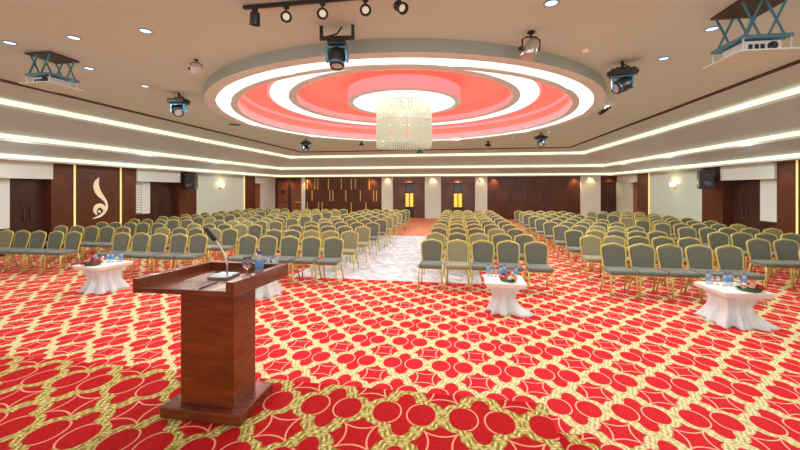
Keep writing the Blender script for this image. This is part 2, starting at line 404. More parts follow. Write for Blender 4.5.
for side in ('left', 'right'):
    struct(wall_box(side, YF, YB+1.5, -.1, 3.0, -.35, -.28).done('wall_'+side, M['wall']), 'cream %s side wall' % side)
    sd = side
    # plain wall faces, wood pillars, recesses
    struct(wall_box(sd, 16.1, 20.15, 0, ZW, -.3, 0).done(trimname(), M['wall']), 'cream wall bay carrying the sconce, %s side' % sd)
    struct(wall_box(sd, 20.15, 20.27, 0, ZW, -.3, .01).done(trimname(), M['goldline']), 'lit gold strip beside the cream bay, %s side' % sd)
    struct(wall_box(sd, 20.27, 21.35, 0, ZW, -.3, .03).done(trimname(), M['panelwood']), 'wood panel near the back corner, %s side' % sd)
    struct(wall_box(sd, 21.35, 22.35, 2.32, ZW, -.3, .06).done(trimname(), M['white']), 'white header over the back side recess, %s side' % sd)
    struct(wall_box(sd, 21.35, 22.25, 0, 2.32, -.3, -.15).done(trimname(), M['redwood']), 'wood lining of the back side recess, %s side' % sd)
    struct(wall_box(sd, 22.25, YB, 0, ZW, -.3, 0).done(trimname(), M['white']), 'white wall at the back corner, %s side' % sd)
    # pillar with emblem between two gold strips
    struct(wall_box(sd, 9.6, 12.67, 0, ZW, -.3, .05).done(trimname(), M['panelwood']), 'wood panelled pillar of the %s wall' % sd)
    for yy in (10.31, 12.0):
        struct(wall_box(sd, yy-.032, yy+.032, 0, ZW, .05, .058).done(trimname(), M['goldline']), 'gold inlay strip on the %s wood pillar' % sd)
    # wood pier with loudspeaker
    struct(wall_box(sd, 14.95, 16.1, 0, ZW, -.3, .04).done(trimname(), M['panelwood']), 'wood pier behind the loudspeaker, %s wall' % sd)
    for (ya, yb, tag_) in ((12.67, 14.95, 'far'), (6.6, 9.6, 'near')):
        struct(wall_box(sd, ya, yb, 2.25, ZW, -.3, .12).done(trimname(), M['white']), 'white header box over the %s alcove of the %s wall' % (tag_, sd))
        dw = struct(wall_box(sd, ya+.85 if tag_ == 'far' else 8.63, yb, 0, 2.25, -.26, -.2).done(doorname(), M['darkwood']), 'dark wood double doors in the %s alcove, %s wall' % (tag_, sd))
        y0, y1 = (ya+.85, yb) if tag_ == 'far' else (8.63, yb); ym = (y0+y1)/2
        for s_ in (-1, 1):
            h = wall_box(sd, ym+s_*.09-.012, ym+s_*.09+.012, .95, 1.35, -.20, -.15, .004).done('door_handle', M['brownmetal'], dw); h['label'] = 'slim dark steel handle'
        wall_box(sd, ym-.008, ym+.008, 0, 2.25, -.205, -.195).done('door_gap', M['dark'], dw)
        if tag_ == 'far':
            struct(wall_box(sd, ya, ya+.85, 0, .9, -.26, -.12).done(trimname(), M['darkwood']), 'dark dado in the far alcove, %s wall' % sd)
            struct(wall_box(sd, ya+.43, ya+.85, .9, 2.25, -.26, -.12).done(trimname(), M['white']), 'white reveal beside the doors, %s wall' % sd)
            if sd == 'right': struct(wall_box(sd, ya, ya+.43, .9, 2.25, -.26, -.12).done(trimname(), M['white']), 'white side panel in the right alcove')
        else:
            struct(wall_box(sd, ya, 8.63, .78, 2.25, -.26, -.12).done(trimname(), M['white']), 'pale side panel in the near alcove, %s wall' % sd)
            struct(wall_box(sd, ya, 8.63, 0, .78, -.26, -.10).done(trimname(), M['darkwood']), 'dark dado in the near alcove, %s wall' % sd)
    struct(wall_box(sd, YF, 6.6, 0, ZW, -.3, 0).done(trimname(), M['panelwood']), 'wood panelling at the stage end, %s wall' % sd)
wn = struct(wall_box('left', 12.70, 13.10, .92, 2.25, -.26, -.16).done('window_1', M['white']), 'small window in the left far alcove')
b_ = wall_box('left', 12.72, 13.08, .94, 2.24, -.16, -.13).done('window_blind', M['blind'], wn); b_['label'] = 'white slatted blind'

# back wall
struct(back_box(XL-.3, XR+.3, -.1, 3.0, -1.5, -1.4).done('wall_back', M['greywood']), 'wall behind the back openings')
def bw(x0, x1, mat, lab, d=0.0, z0=0, z1=ZW): return struct(back_box(x0, x1, z0, z1, -.3, d).done(trimname(), M[mat]), lab)
bw(-10.9, -10.62, 'white', 'narrow white pilaster beside the porthole doors', .06)
p1 = bw(-10.62, -5.11, 'panelwood', 'dark wood back panel with gold inlay strips', .02)
bw(-5.11, -4.35, 'white', 'white pilaster between inlaid panel and first niche', .10)
bw(-2.18, -1.11, 'white', 'white pilaster between the two niches', .10)
bw(1.10, 1.87, 'white', 'white pilaster right of the second niche', .10)
p2 = bw(1.87, 7.53, 'panelwood', 'dark wood back panel with dark grooves', .02)
bw(7.53, 8.69, 'white', 'broad white pilaster near the right back corner', .10)
YV = lambda px: (math.tan(math.atan((px-400)/360.0) - math.atan(58/360.0)))*YB
for panel, tiers, mat, nm in ((p1, ([307.4,315,318,328.5,341.5,351.4,355.5,369.4],[312.2,330,333,345.9,360.5,373.7,376.6],[307.5,318.7,322.3,351.3,366]), 'goldstrip', 'gold_inlay'),
                          (p2, ([500.3,516.5,521.4,533.3,548.6,562,565.6,576],[492.2,495,510,527.5,543,546.6,569.4],[501,505,535,550,561]), 'dark', 'groove_inlay')):
    mb = MB()
    for (z0, z1), xs in zip(((1.93, 2.68), (1.12, 1.86), (.3, 1.05)), tiers):
        for px in xs:
            xx = YV(px) * 1.0
            mb.box((xx-.032, YB-.028, z0), (xx+.032, YB-.018, z1))
    mb.done(nm, M[mat], panel)
    mb = MB()
    for zz in (1.08, 1.895): mb.box((panel.bound_box[0][0]+.02, YB-.0225, zz-.006), (panel.bound_box[6][0]-.02, YB-.018, zz+.006))
    mb.done('shadow_line', M['dark'], panel)
# niches with double doors opening on amber lit glass
for x0, x1, w in ((-4.35, -2.18, 'left'), (-1.11, 1.10, 'right')):
    xm = (x0+x1)/2
    bw(x0, x1, 'header', 'lighter brown veneer header over the %s back niche' % w, -.05, 2.36)
    d = struct(bpy.data.objects.new(doorname(), None), 'dark veneer doors of the %s back niche with amber lit glass' % w); COL.objects.link(d); d.location = (xm, YB, 0)
    for s_ in (-1, 1):
        a, b2 = sorted((s_*.30, s_*(x1-x0)/2))
        mb = MB(); mb.box((a, .12, 0), (b2, .2, 2.36)); mb.done('door_leaf', M['greywood'], d)
        a, b2 = sorted((s_*.035, s_*.26))
        mb = MB(); mb.box((a, .28, .75), (b2, .30, 1.65)); o = mb.done('amber_pane', M['yellow_lit'], d); o['label'] = 'amber lit glass pane'
    mb = MB(); mb.box((-.30, .30, 0), (.30, .34, 2.36)); o = mb.done('door_core', M['dark'], d); o['label'] = 'dark opening'
    mb = MB(); mb.box((-.26, .285, 1.72), (.26, .30, 2.3)); o = mb.done('dark_pane', M['darkglass'], d); o['label'] = 'dark upper glass'
# porthole doors, left back corner
d = struct(bpy.data.objects.new(doorname(), None), 'red brown double doors with round portholes'); COL.objects.link(d); d.location = (-11.84, YB, 0)
bw(-12.9, -12.72, 'panelwood', 'wood jamb left of the porthole doors', .02)
bw(-12.72, -10.9, 'panelwood', 'wood header over the porthole doors', .0, 2.50)
for s_ in (-1, 1):
    a, b2 = sorted((s_*.09, s_*.94))
    mb = MB(); mb.box((a, .05, 0), (b2, .12, 2.5), .01); leaf = mb.done('door_leaf', M['redwood'], d)
    mb = MB(); mb.lathe([(0, 0), (.16, 0), (.16, .03), (.12, .04), (.115, .02), (0, .02)], 20, (s_*.48, .05, 1.72), None, Matrix.Rotation(PI/2, 3, 'X')); o = mb.done('porthole', M['darkglass'] if s_ < 0 else M['teal'], leaf); o['label'] = 'round porthole window'
    mb = MB(); mb.tube([(s_*.14, 0, 1.02), (s_*.86, 0, 1.02)], .035, 6); o = mb.done('push_bar', M['brownmetal'] if s_ < 0 else M['silver'], leaf); o['label'] = 'horizontal push bar'
mb = MB(); mb.box((-.09, .04, 0), (.09, .13, 2.5)); o = mb.done('mullion', M['dark'], d)
# niche in the right back corner
d = struct(bpy.data.objects.new(doorname(), None), 'dark door in the right back corner'); COL.objects.link(d); d.location = (9.17, YB, 0)
mb = MB(); mb.box((-.48, .1, 0), (.48, .18, 2.36)); mb.done('door_leaf', M['darkwood'], d)
mb = MB(); mb.box((.10, .085, .0), (.13, .1, 2.3)); mb.done('door_gap', M['dark'], d)
bw(8.69, 9.65, 'panelwood', 'wood header over the right corner door', .0, 2.36)

# ------------------------------------------------------------------ chairs
def back_outline(w, z0, z1):
    """crown-backed outline, narrower at the bottom, rounded shoulders and a gently arched top (x, z)"""
    h = z1-z0; r = [(-w*.86, z0), (-w*.875, z0+h*.12), (-w*.965, z0+h*.48), (-w, z0+h*.72), (-w*.995, z0+h*.80), (-w*.96, z0+h*.868), (-w*.89, z0+h*.908), (-w*.76, z0+h*.934), (-w*.52, z0+h*.966), (-w*.28, z0+h*.992), (-w*.1, z0+h)]
    return r + [(-x, z) for x, z in r[::-1]]
def lean(z): return .155 + max(0, z-.42)*.20        # y of the back at height z
def make_chair(fab, seatfab, word):
    t = thing('banquet_chair', 'chair', 'chair')
    tops = []
    # seat cushion
    mb = MB(); tmp = bmesh.new(); bmesh.ops.create_cube(tmp, size=1)
    for v in tmp.verts:
        x, y, z = v.co; v.co = Vector((x*.455*(1 if y < 0 else .92), y*.43-.03, z*.082+.452))
    bmesh.ops.bevel(tmp, geom=tmp.edges[:], offset=.030, segments=3, affect='EDGES', profile=.5)
    for f in tmp.faces: f.smooth = True
    mb.add(tmp); mb.done('seat', M[seatfab], t)
    # frame under the seat
    mb = MB(); mb.tube([(-.205,-.22,.412), (.205,-.22,.412), (.19,.17,.412), (-.19,.17,.412)], .014, 4, closed=True); mb.done('seat_frame', M['gold'], t)
    # upholstered back
    o_ = back_outline(.198, .478, .885)
    mb = MB(); i_ = [(x*.9, .682+(z-.682)*.9) for x, z in o_]
    rings = []
    for (poly, off) in ((i_, -.028), (o_, -.012), (o_, .012), (i_, .022)):
        rings.append([mb.bm.verts.new((x, lean(z)+off, z)) for x, z in poly])
    for A, B in zip(rings, rings[1:]):
        for k in range(len(A)):
            f = mb.bm.faces.new([A[k], A[(k+1) % len(A)], B[(k+1) % len(A)], B[k]]); f.smooth = True
    mb.bm.faces.new(rings[0][::-1]); mb.bm.faces.new(rings[-1])
    mb.done('backrest', M[fab], t)
    # gold frame round the back, with the grip slot at the crown
    fo = back_outline(.212, .40, .897)
    mb = MB(); mb.tube([(x, lean(z), z) for x, z in fo], .015, 6, flat=(1.15, 1))
    mb.tube([(-.17, lean(.47), .47), (-.06, lean(.49), .482), (.06, lean(.49), .482), (.17, lean(.47), .47)], .010, 5)
    mb.tube([(-.055, lean(.895)-.004, .893), (-.03, lean(.9)-.004, .912), (.03, lean(.9)-.004, .912), (.055, lean(.895)-.004, .893)], .010, 5)
    mb.done('back_frame', M['gold'], t)
    for s_ in (-1, 1):
        mb = MB(); mb.tube([(s_*.202,-.215,.425), (s_*.212,-.235,.25), (s_*.222,-.262,0)], [.017,.015,.012], 6); mb.done('leg', M['gold'], t)
    for s_ in (-1, 1):
        mb = MB(); mb.tube([(s_*.186,.16,.44), (s_*.196,.185,.25), (s_*.212,.268,0)], [.017,.015,.012], 6); mb.done('leg', M['gold'], t)
    return t
GREEN = make_chair('fab_green', 'fab_seat', 'g'); OLIVE = make_chair('fab_olive', 'fab_seat_olive', 'o')
nth = ['first','second','third','fourth','fifth','sixth','seventh','eighth','ninth','tenth']
SP = .5; DY = 1.165
blocks = [  # x of the chair nearest the aisle, direction, block words
    ('block left of the aisle', -2.60, -1), ('middle left block', -5.81, -1), ('far left block', -8.90, -1),
    ('block right of the aisle', -.52, 1), ('middle right block', 2.875, 1), ('far right block', 6.10, 1)]
front_olive = {(3,0,1),(3,1,0),(3,1,2),(3,2,3),(0,1,0),(0,2,0),(0,1,1),(0,1,2),(4,1,0),(4,1,1),(4,2,1),(2,0,4)}
front_green = {(b_i, r_i, c_i) for b_i in range(6) for r_i in range(3) for c_i in range(5)} - front_olive
used = set()
for bi, (bn, x0, dr) in enumerate(blocks):
    for r in range(10):
        for c in range(5):
            olive = (bi, r, c) in front_olive or ((bi, r, c) not in front_green and rnd.random() < .27)
            if bi in (1,) and r in (1, 2) and c in (1, 4): olive = True
            src = OLIVE if olive else GREEN
            x = x0 + dr*c*(SP if bi != 4 else .488) + rnd.uniform(-.012, .012); y = 7.10 + r*DY + rnd.uniform(-.02, .02); rz = rnd.uniform(-.035, .035)
            if bi == 2: x += -.25 if r == 0 else -.12; 
            lab = '%s banquet chair, %s from the central aisle, %s row, %s' % ('olive' if olive else 'grey-green', nth[c], nth[r], bn)
            if src not in used:
                used.add(src); o = src; CH[o.name] = list(o.children); o.location = (x, y, 0); o.rotation_euler = (0, 0, rz); o['label'] = lab
            else: o = dup(src, (x, y, 0), rz, lab)
            o['group'] = 'banquet chairs set out in rows'

# ------------------------------------------------------------------ lectern
LX, LY = -1.735, 2.40
t = thing('lectern', 'dark mahogany lectern with open tray top, standing on the stage', 'lectern', (LX, LY, SZ))
mb = MB(); mb.box((-.305, -.205, 0), (.305, .225, .07), .006); mb.done('base_plate', M['mahog_h'], t)
mb = MB(); mb.box((-.205, -.13, .07), (.205, .145, .93), .005); mb.done('column', M['mahog'], t)
TX0, TX1, TY0, TY1 = -.37, .355, -.35, .385
def tilt(y): return -.03*(y-TY0)/(TY1-TY0)
def tilted(name, x0, x1, y0, y1, z0, z1, mat, bev=.004):
    mb = MB(); mb.box((x0, y0, z0), (x1, y1, z1), bev)
    for v in mb.bm.verts: v.co.z += tilt(v.co.y)
    return mb.done(name, M[mat], t)
tilted('tray_board', TX0+.002, TX1-.002, TY0+.003, TY1-.002, .905, .94, 'mahog_h')
tilted('side_rim', TX0, TX0+.055, TY0, TY1, .902, 1.0, 'mahog_h'); tilted('side_rim', TX1-.055, TX1, TY0, TY1, .902, 1.0, 'mahog_h')
tilted('back_rim', TX0+.055, TX1-.055, TY1-.055, TY1, .902, 1.0, 'mahog_h')
mb = MB(); mb.lathe([(0,.002),(.028,.002),(.03,0)], 16, (-.2, .2, .942+tilt(.2))); o = mb.done('cable_hole', M['black'], t); o['label'] = 'black cable hole'

mz = SZ + .944 + tilt(.08)
mic = thing('gooseneck_microphone', 'black gooseneck microphone on a grey base plate on the lectern', 'microphone', (-1.715, 2.43, mz+.002), .0)
mb = MB(); mb.box((-.075, -.085, 0), (.075, .085, .022), .006); o = mb.done('base', M['greymetal'], mic); o['label'] = 'brushed grey base plate'
neck = [(0, .04, .02), (-.002, .04, .09), (-.022, .04, .16), (-.06, .04, .22), (-.10, .04, .265)]
mb = MB(); mb.tube(neck, .007, 8); mb.done('neck', M['silver'], mic)['label'] = 'silver gooseneck'
mb = MB(); mb.tube([(-.10,.04,.265), (-.113,.04,.282), (-.175,.04,.355), (-.181,.04,.362)], [.013,.020,.020,.010], 10); mb.done('microphone_head', M['black'], mic)['label'] = 'black microphone head'
mb = MB(); mb.tube([(.02,-.083,.008), (.05,-.15,.006), (.06,-.24,.008), (.075,-.35,.012)], .005, 6); mb.done('cable', M['black'], mic)

def glass_thing(loc, label, group, s=1.0):
    g = thing('stemmed_glass', label, 'glass', loc, 0, group)
    mb = MB(); mb.lathe([(0,0),(.032,0),(.030,.004),(.006,.010),(.005,.055),(.022,.068),(.036,.092),(.037,.125),(.032,.150),(.030,.150),(.034,.122),(.032,.094),(0,.070)], 18)
    mb.done('bowl_and_stem', M['glass'], g); g.scale = (s, s, s); return g
def bottle_thing(loc, label, group, s=1.0):
    g = thing('water_bottle', label, 'bottle', loc, 0, group)
    mb = MB(); mb.lathe([(0,0),(.029,0),(.032,.006),(.032,.05),(.030,.06),(.032,.07),(.032,.125),(.028,.145),(.014,.168),(.0125,.178),(0,.178)], 16); mb.done('bottle_body', M['bottle'], g)
    mb = MB(); mb.lathe([(.0325,.065),(.0335,.07),(.0335,.12),(.0325,.125)], 16); mb.done('bottle_label', M['label'], g)['label'] = 'blue and white wrap label'
    mb = MB(); mb.lathe([(.0145,.176),(.0155,.178),(.0155,.198),(.013,.201),(0,.201)], 14); mb.done('bottle_cap', M['cap'], g)['label'] = 'blue screw cap'
    g.scale = (s, s, s); return g
rz_ = lambda y: SZ + .941 + tilt(y-LY)
glass_thing((-1.565, 2.49, rz_(2.49)+.004), 'stemmed glass on the lectern between microphone and bottle', None, .95)
bottle_thing((-1.485, 2.52, rz_(2.52)+.004), 'blue-capped water bottle on the lectern', None, .95)

# ------------------------------------------------------------------ tables with white cloths
def cover(cx, cy, rz, name_lab, half=.30, fs=1.0, trail=None, seed=1):
    r_ = random.Random(seed)
    g = thing('coffee_table', name_lab, 'table', (cx, cy, 0), rz, 'low tables under white cloths')
    mb = MB(); tmp = bmesh.new(); bmesh.ops.create_cube(tmp, size=1)
    for v in tmp.verts:
        k = 1 if v.co.z > 0 else .93
        v.co = Vector((v.co.x*2*half*k, v.co.y*2*half*k, v.co.z*.075+.4625))
    bmesh.ops.bevel(tmp, geom=tmp.edges[:], offset=.012, segments=2, affect='EDGES'); mb.add(tmp, smooth=False)
    mb.done('tabletop_cloth', M['cloth_pink'], g)['label'] = 'taut ivory cloth over the table top'
    # gathered skirt
    n = 120; prof = [(.430, .90, .0), (.36, .80, .015), (.28, .72, .035), (.20, .78, .06), (.10, .95, .085), (.03, 1.08, .10), (.002, 1.16, .11)]
    mb = MB(); rings = []; ph = [r_.uniform(0, 6.28) for _ in range(4)]
    for z, k, amp in prof:
        rg = []
        for j in range(n):
            a = 2*PI*j/n; c, s_ = math.cos(a), math.sin(a)
            e = 1.0/max(abs(c), abs(s_))**.72                   # rounded square
            fold = math.sin(9*a+ph[0]) + .6*math.sin(15*a+ph[1]) + .5*math.sin(5*a+ph[2])
            rr = half*k*e*.86*(1 if z > .3 else 1) + amp*.46*fold
            if z < .36: rr *= 1 + (fs-1)*min(1, (.36-z)/.16)
            x, y = rr*c, rr*s_
            if trail and z < .12:
                w = max(0, math.cos(a-trail[0]))**6; x += trail[1]*w*math.cos(trail[0])*(1-z/.12); y += trail[1]*w*math.sin(trail[0])*(1-z/.12)
            rg.append(mb.bm.verts.new((x, y, z)))
        rings.append(rg)
    for A, B in zip(rings, rings[1:]):
        for j in range(n):
            f = mb.bm.faces.new([A[j], A[(j+1) % n], B[(j+1) % n], B[j]]); f.smooth = True
    o = mb.done('table_skirt', M['cloth'], g); o['label'] = 'gathered white skirt'
    so = o.modifiers.new('thick', 'SOLIDIFY'); so.thickness = .006
    return g
def flowers(loc, label, seed):
    r_ = random.Random(seed); g = thing('flower_arrangement', label, 'flowers', loc, r_.uniform(0, 3), 'flower arrangements on the low tables'); g.scale = (1.15, 1.15, 1.1)
    mb = MB()
    for k in range(26):
        a = r_.uniform(0, 6.28); rr = r_.uniform(.05, .15); z = r_.uniform(.012, .05); tip = Vector((math.cos(a)*(rr+.03)*.95, math.sin(a)*(rr+.03)*.8, z+.01)); base = Vector((math.cos(a)*rr*.5, math.sin(a)*rr*.5, z*.6)); sd = Vector((-math.sin(a), math.cos(a), 0))*.018; mid = (tip+base)/2 + Vector((0,0,.012))
        mb.face([base, mid-sd, tip, mid+sd])
    mb.done('foliage', M['leaf'], g)['label'] = 'green leaves'
    mb = MB(); mb.lathe([(0,0),(.09,0),(.11,.02),(.10,.035),(0,.035)], 18); mb.done('base', M['leaf'], g)
    for k in range(13):
        a = k*2.4; rr = .024*math.sqrt(k)*1.3; z = .098 - rr*.45 + r_.uniform(-.006, .006); s_ = r_.uniform(.024, .033)
        mb = MB()
        for q in range(3):                                       # layered cups of petals
            R_ = s_*(1-.27*q); prof = [(0, -R_*.6), (R_*.8, -R_*.35), (R_, R_*.15), (R_*.82, R_*.62+.004*q)]
            mb.lathe(prof, 9, (0, 0, 0), None, Matrix.Rotation(.5*q, 3, 'Z'))
        o = mb.done('rose', M[['rose_red','rose_pink','rose_peach','rose_red','cloth_pink'][(k+seed) % 5]], g, (math.cos(a)*rr*1.25, math.sin(a)*rr*.95, z), (r_.uniform(-.4,.4), r_.uniform(-.4,.4), 0))
    return g
TB = .5005
tables = [
    ('left', (-6.72, 5.92), -.16, .34, 'low white-clothed table by the far left block of chairs', None, (-.03, -.17), [(-.22,.0),(-.06,.12),(.02,.15),(.15,.22)], [(-.14,.07),(.09,.19)], 3),
    ('lectern', (-3.52, 6.12), 0.05, .32, 'low white-clothed table mostly hidden behind the lectern', None, None, [(.03,.12),(.20,.10)], [(.12,.16)], 4),
    ('middle', (.72, 5.90), .0, .31, 'low white-clothed table with trailing skirt, before the block right of the aisle', (-.35, .22), (.05, -.10), [(-.23,.17),(-.04,.10),(.03,.17),(.20,.12)], [(-.17,.18),(-.11,.15),(.10,.18),(.15,.14)], 5),
    ('right', (3.92, 5.92), .05, .32, 'low white-clothed table before the middle right block', (-.5, .15), (.12, -.16), [(-.20,.17),(-.03,.08),(.05,.10),(.23,.08)], [(-.13,.19),(-.08,.15),(.14,.17),(.19,.13)], 6),
]
pos_words = {4: ['leftmost', 'second from left', 'third from left', 'rightmost'], 2: ['left', 'right'], 1: ['only']}
for nm, (cx, cy), rz, half, lab, trail, fl, bots, gls, seed in tables:
    cover(cx, cy, rz, lab, half, {'middle': .72, 'left': .88, 'right': .92}.get(nm, .85), trail, seed)
    where = {'left': 'low table by the far left block', 'lectern': 'table behind the lectern', 'middle': 'table before the block right of the aisle', 'right': 'table before the middle right block'}[nm]
    cr, sr = math.cos(rz), math.sin(rz)
    P = lambda x, y: (cx+x*cr-y*sr, cy+x*sr+y*cr, TB)
    for k, (x, y) in enumerate(bots): bottle_thing(P(x, y), '%s water bottle on the %s' % (pos_words[len(bots)][k], where), 'water bottles on the low tables', .95)
    for k, (x, y) in enumerate(gls): glass_thing(P(x, y), '%s stemmed glass on the %s' % (pos_words[len(gls)][k], where), 'stemmed glasses on the low tables', .85)
    if fl: flowers(P(*fl), 'small round rose arrangement on the %s' % where, seed)

# ------------------------------------------------------------------ chandelier
t = thing('crystal_chandelier', 'drum chandelier of hanging crystal strands under the glowing ceiling disc', 'chandelier', (CX, CY, 4.378))
mb = MB(); mb.lathe([(0, .0), (.80, .0), (.80, -.012), (0, -.012)], 48); mb.done('ceiling_plate', M['silver'], t)
mb = MB(); mb.lathe([(.765,-.52),(.785,-.52),(.785,-.55),(.765,-.55),(.765,-.52)], 64); mb.done('frame_ring', M['silver'], t)
def strand_mesh(L):
    mb = MB(); z = -.012; k = 0
    while z > -L:
        h = .075 if k % 3 else .05
        mb.lathe([(0, z), (.022, z-.010), (.024, z-h*.5), (.022, z-h+.010), (0, z-h)], 6, smooth=False); z -= h; k += 1
    mb.lathe([(0, z), (.022, z-.022), (0, z-.065)], 6, smooth=False)
    return mb.done('crystal_strand', M['strand'], t)
s0 = strand_mesh(1.14); s1 = strand_mesh(1.05)
first = [True, True]
for src, R_, N, i in ((s0, .77, 68, 0), (s1, .52, 32, 1)):
    for k in range(N):
        a = 2*PI*(k+.5*i)/N
        o = src if first[i] else src.copy()
        if not first[i]: COL.objects.link(o); o.parent = t
        first[i] = False; o.location = (R_*math.cos(a), R_*math.sin(a), 0); o.rotation_euler = (0, 0, a)

# ------------------------------------------------------------------ ceiling downlights
def downlight_proto(name, lens, lab, loc, r):
    g = thing(name, lab, 'ceiling light', loc)
    mb = MB(); mb.lathe([(r*.78, -.001), (r, -.001), (r, -.010), (r*.86, -.016), (r*.78, -.006)], 20); mb.done('trim_ring', M['downtrim'] if lens == 'down' else M['goldstrip'], g)
    mb = MB(); mb.lathe([(r*.8, -.004), (r*.5, -.012), (0, -.014)], 20); mb.done('lens', M[lens], g); return g
dls = [((-6.65,4.41),'leftmost recessed downlight in front of the left projector lift'), ((-5.51,4.41),'recessed downlight just right of the left projector lift'), ((-4.29,4.38),'recessed downlight nearest the track light'),
       ((-6.63,5.57),'recessed downlight behind the left projector lift'), ((-6.59,6.72),'recessed downlight between left lift and left moving head light'), ((1.09,4.49),'recessed downlight at the top frame edge above the silver spotlight'),
       ((3.44,5.56),'recessed downlight beside the right projector lift'), ((3.42,6.69),'recessed downlight between right lift and right moving head light'),
       ((-6.36,15.7),'left of two small downlights beyond the round ceiling feature, by the left far moving head'), ((-5.2,15.6),'right of two small downlights beyond the round ceiling, left of the chandelier'),
       ((2.31,15.9),'left of two small downlights beyond the round ceiling, right of the chandelier'), ((3.43,14.5),'right of two small downlights beyond the round ceiling, beside the far right moving head')]
for k, ((x, y), lab) in enumerate(dls):
    if k == 0: p0 = downlight_proto('downlight', 'down', lab, (x, y, CEIL), .088); p0['group'] = 'recessed ceiling downlights'
    else: dup(p0, (x, y, CEIL), 0, lab)
wd = [(-10.4,'over the inlaid back panel, left end'),(-5.75,'over the inlaid back panel, right end'),(-4.7,'over the white pilaster left of the first niche'),(-3.27,'over the left back niche'),(-1.65,'over the white pilaster between the niches'),(0.0,'over the right back niche'),(1.48,'over the white pilaster right of the niches'),(2.3,'over the grooved back panel, left end'),(7.2,'over the grooved back panel, right end'),(8.1,'over the broad white pilaster'),(9.2,'over the right corner door'),(-11.84,'over the porthole doors')]
for k, (x, w) in enumerate(wd):
    lab = 'small warm downlight in the cornice ' + w
    if k == 0: p1_ = downlight_proto('cornice_downlight', 'downwarm', lab, (x, YB-.22, ZW), .06); p1_['group'] = 'warm downlights in the cornice'
    else: dup(p1_, (x, YB-.22, ZW), 0, lab)

# ------------------------------------------------------------------ stage lights on the ceiling
def aim(d): return Vector(d).normalized().to_track_quat('Z', 'Y').to_matrix()
def moving_head(loc, rz, label, size=1.0, head=(0, -.5, -.85), bracket=False):
    g = thing('moving_head_light', label, 'stage light', loc, rz, 'moving head lights')
    g.scale = (size,)*3
    mb = MB()
    if bracket:
        for s_ in (-1, 1): mb.box((s_*.215-.02, -.02, -.17), (s_*.215+.02, .02, 0), .003)
        mb.box((-.235, -.025, -.19), (.235, .025, -.145), .003); mb.tube([(-.16,0,-.15),(0,.0,-.11),(.06,0,-.02)], .012, 6)
    else:
        mb.tube([(0,0,0),(0,0,-.09)], .022, 8); mb.tube([(.02,0,-.05),(.09,.0,-.09),(.03,0,-.13)], .012, 6); mb.box((-.09,-.03,-.13),(.09,.03,-.09), .004)
    mb.done('ceiling_bracket', M['blackmetal'], g)
    z = -.19 if bracket else -.13
    mb = MB(); mb.box((-.17 if not bracket else -.11, -.12, z-.10), (.17 if not bracket else .11, .12, z), .015)
    if not bracket: mb.box((-.21,-.06,z-.08),(-.17,.06,z-.02),.006); mb.box((.17,-.06,z-.08),(.21,.06,z-.02),.006)
    mb.done('base_box', M['black'], g)
    mb = MB()
    for s_ in (-1, 1): mb.box((s_*.135-.018, -.05, z-.30), (s_*.135+.018, .05, z-.10), .01)
    mb.box((-.14, -.05, z-.125), (.14, .05, z-.098), .006); mb.done('yoke', M['bluelit_metal'], g)['label'] = 'blue-lit yoke arms'
    R_ = aim(head); c = (0, 0, z-.24)
    mb = MB(); mb.lathe([(0,-.13),(.075,-.125),(.105,-.08),(.112,.02),(.100,.11),(.09,.14),(.075,.14)], 18, c, None, R_); hd = mb.done('lamp_head', M['black'], g)
    mb = MB(); mb.lathe([(0,.128),(.05,.132),(.078,.128)], 18, c, None, R_); mb.done('lens', M['lens'], hd)['label'] = 'pale round lens'
    mb = MB(); mb.lathe([(.101,.085),(.106,.09),(.104,.112),(.096,.118)], 18, c, None, R_); mb.done('bezel', M['teal'], hd)['label'] = 'teal ring'
    return g
moving_head((-1.61, 4.66, CEIL), .1, 'moving head light on a square bracket, nearest, below the track light', 1.0, (.02, -.25, -.97), True)
moving_head((-6.30, 7.32, CEIL), .15, 'black moving head light with blue-lit yoke, left of the round ceiling feature', 1.1, (.4, -.75, -.45))
moving_head((2.80, 6.74, CEIL), -.2, 'black moving head light right of the round ceiling feature', 1.1, (-.75, -.35, -.4))
moving_head((3.16, 14.6, CEIL), -.1, 'teal moving head light on the far right beyond the round ceiling feature', 1.15, (-.1, -.9, -.3))
moving_head((-6.50, 14.7, CEIL), .2, 'small moving head light on the far left beyond the round ceiling feature', 1.15, (.2, -.6, -.6))

def par(loc, rz, label, body, s=1.0, d=(-.35,.3,-.8)):
    g = thing('par_spotlight', label, 'spotlight', loc, rz); g.scale = (s,)*3
    mb = MB(); mb.lathe([(0,0),(.045,0),(.045,-.02),(.012,-.03),(.012,-.07),(0,-.07)], 14); mb.done('mount', M['blackmetal'], g)
    mb = MB(); mb.tube([(-.10,0,-.23),(-.11,0,-.10),(-.06,0,-.065),(.06,0,-.065),(.11,0,-.10),(.10,0,-.23)], .011, 6); mb.done('yoke', M['brownmetal'], g)
    R_ = aim(d); c = (0,0,-.21)
    mb = MB(); mb.lathe([(0,-.12),(.05,-.115),(.075,-.07),(.085,.02),(.09,.12),(.08,.12),(.075,.06),(0,.05)], 18, c, None, R_); hd = mb.done('can', M[body], g)
    mb = MB(); mb.lathe([(0,.062),(.074,.07)], 18, c, None, R_); mb.done('lens', M['lens'], hd)['label'] = 'glass lens'
    mb = MB(); mb.sphere((-.13, 0, -.21), .03, None, 10, 6); mb.done('knob', M['black'], g)
    return g
par((1.01, 5.27, CEIL), .2, 'silver can spotlight in front of the round ceiling feature', 'silver', 1.15, (-.35,.1,-.9))
par((-4.40, 5.50, CEIL), .9, 'small pale spotlight left of the round ceiling feature', 'whiteplastic', .8, (-.9,.1,-.25))

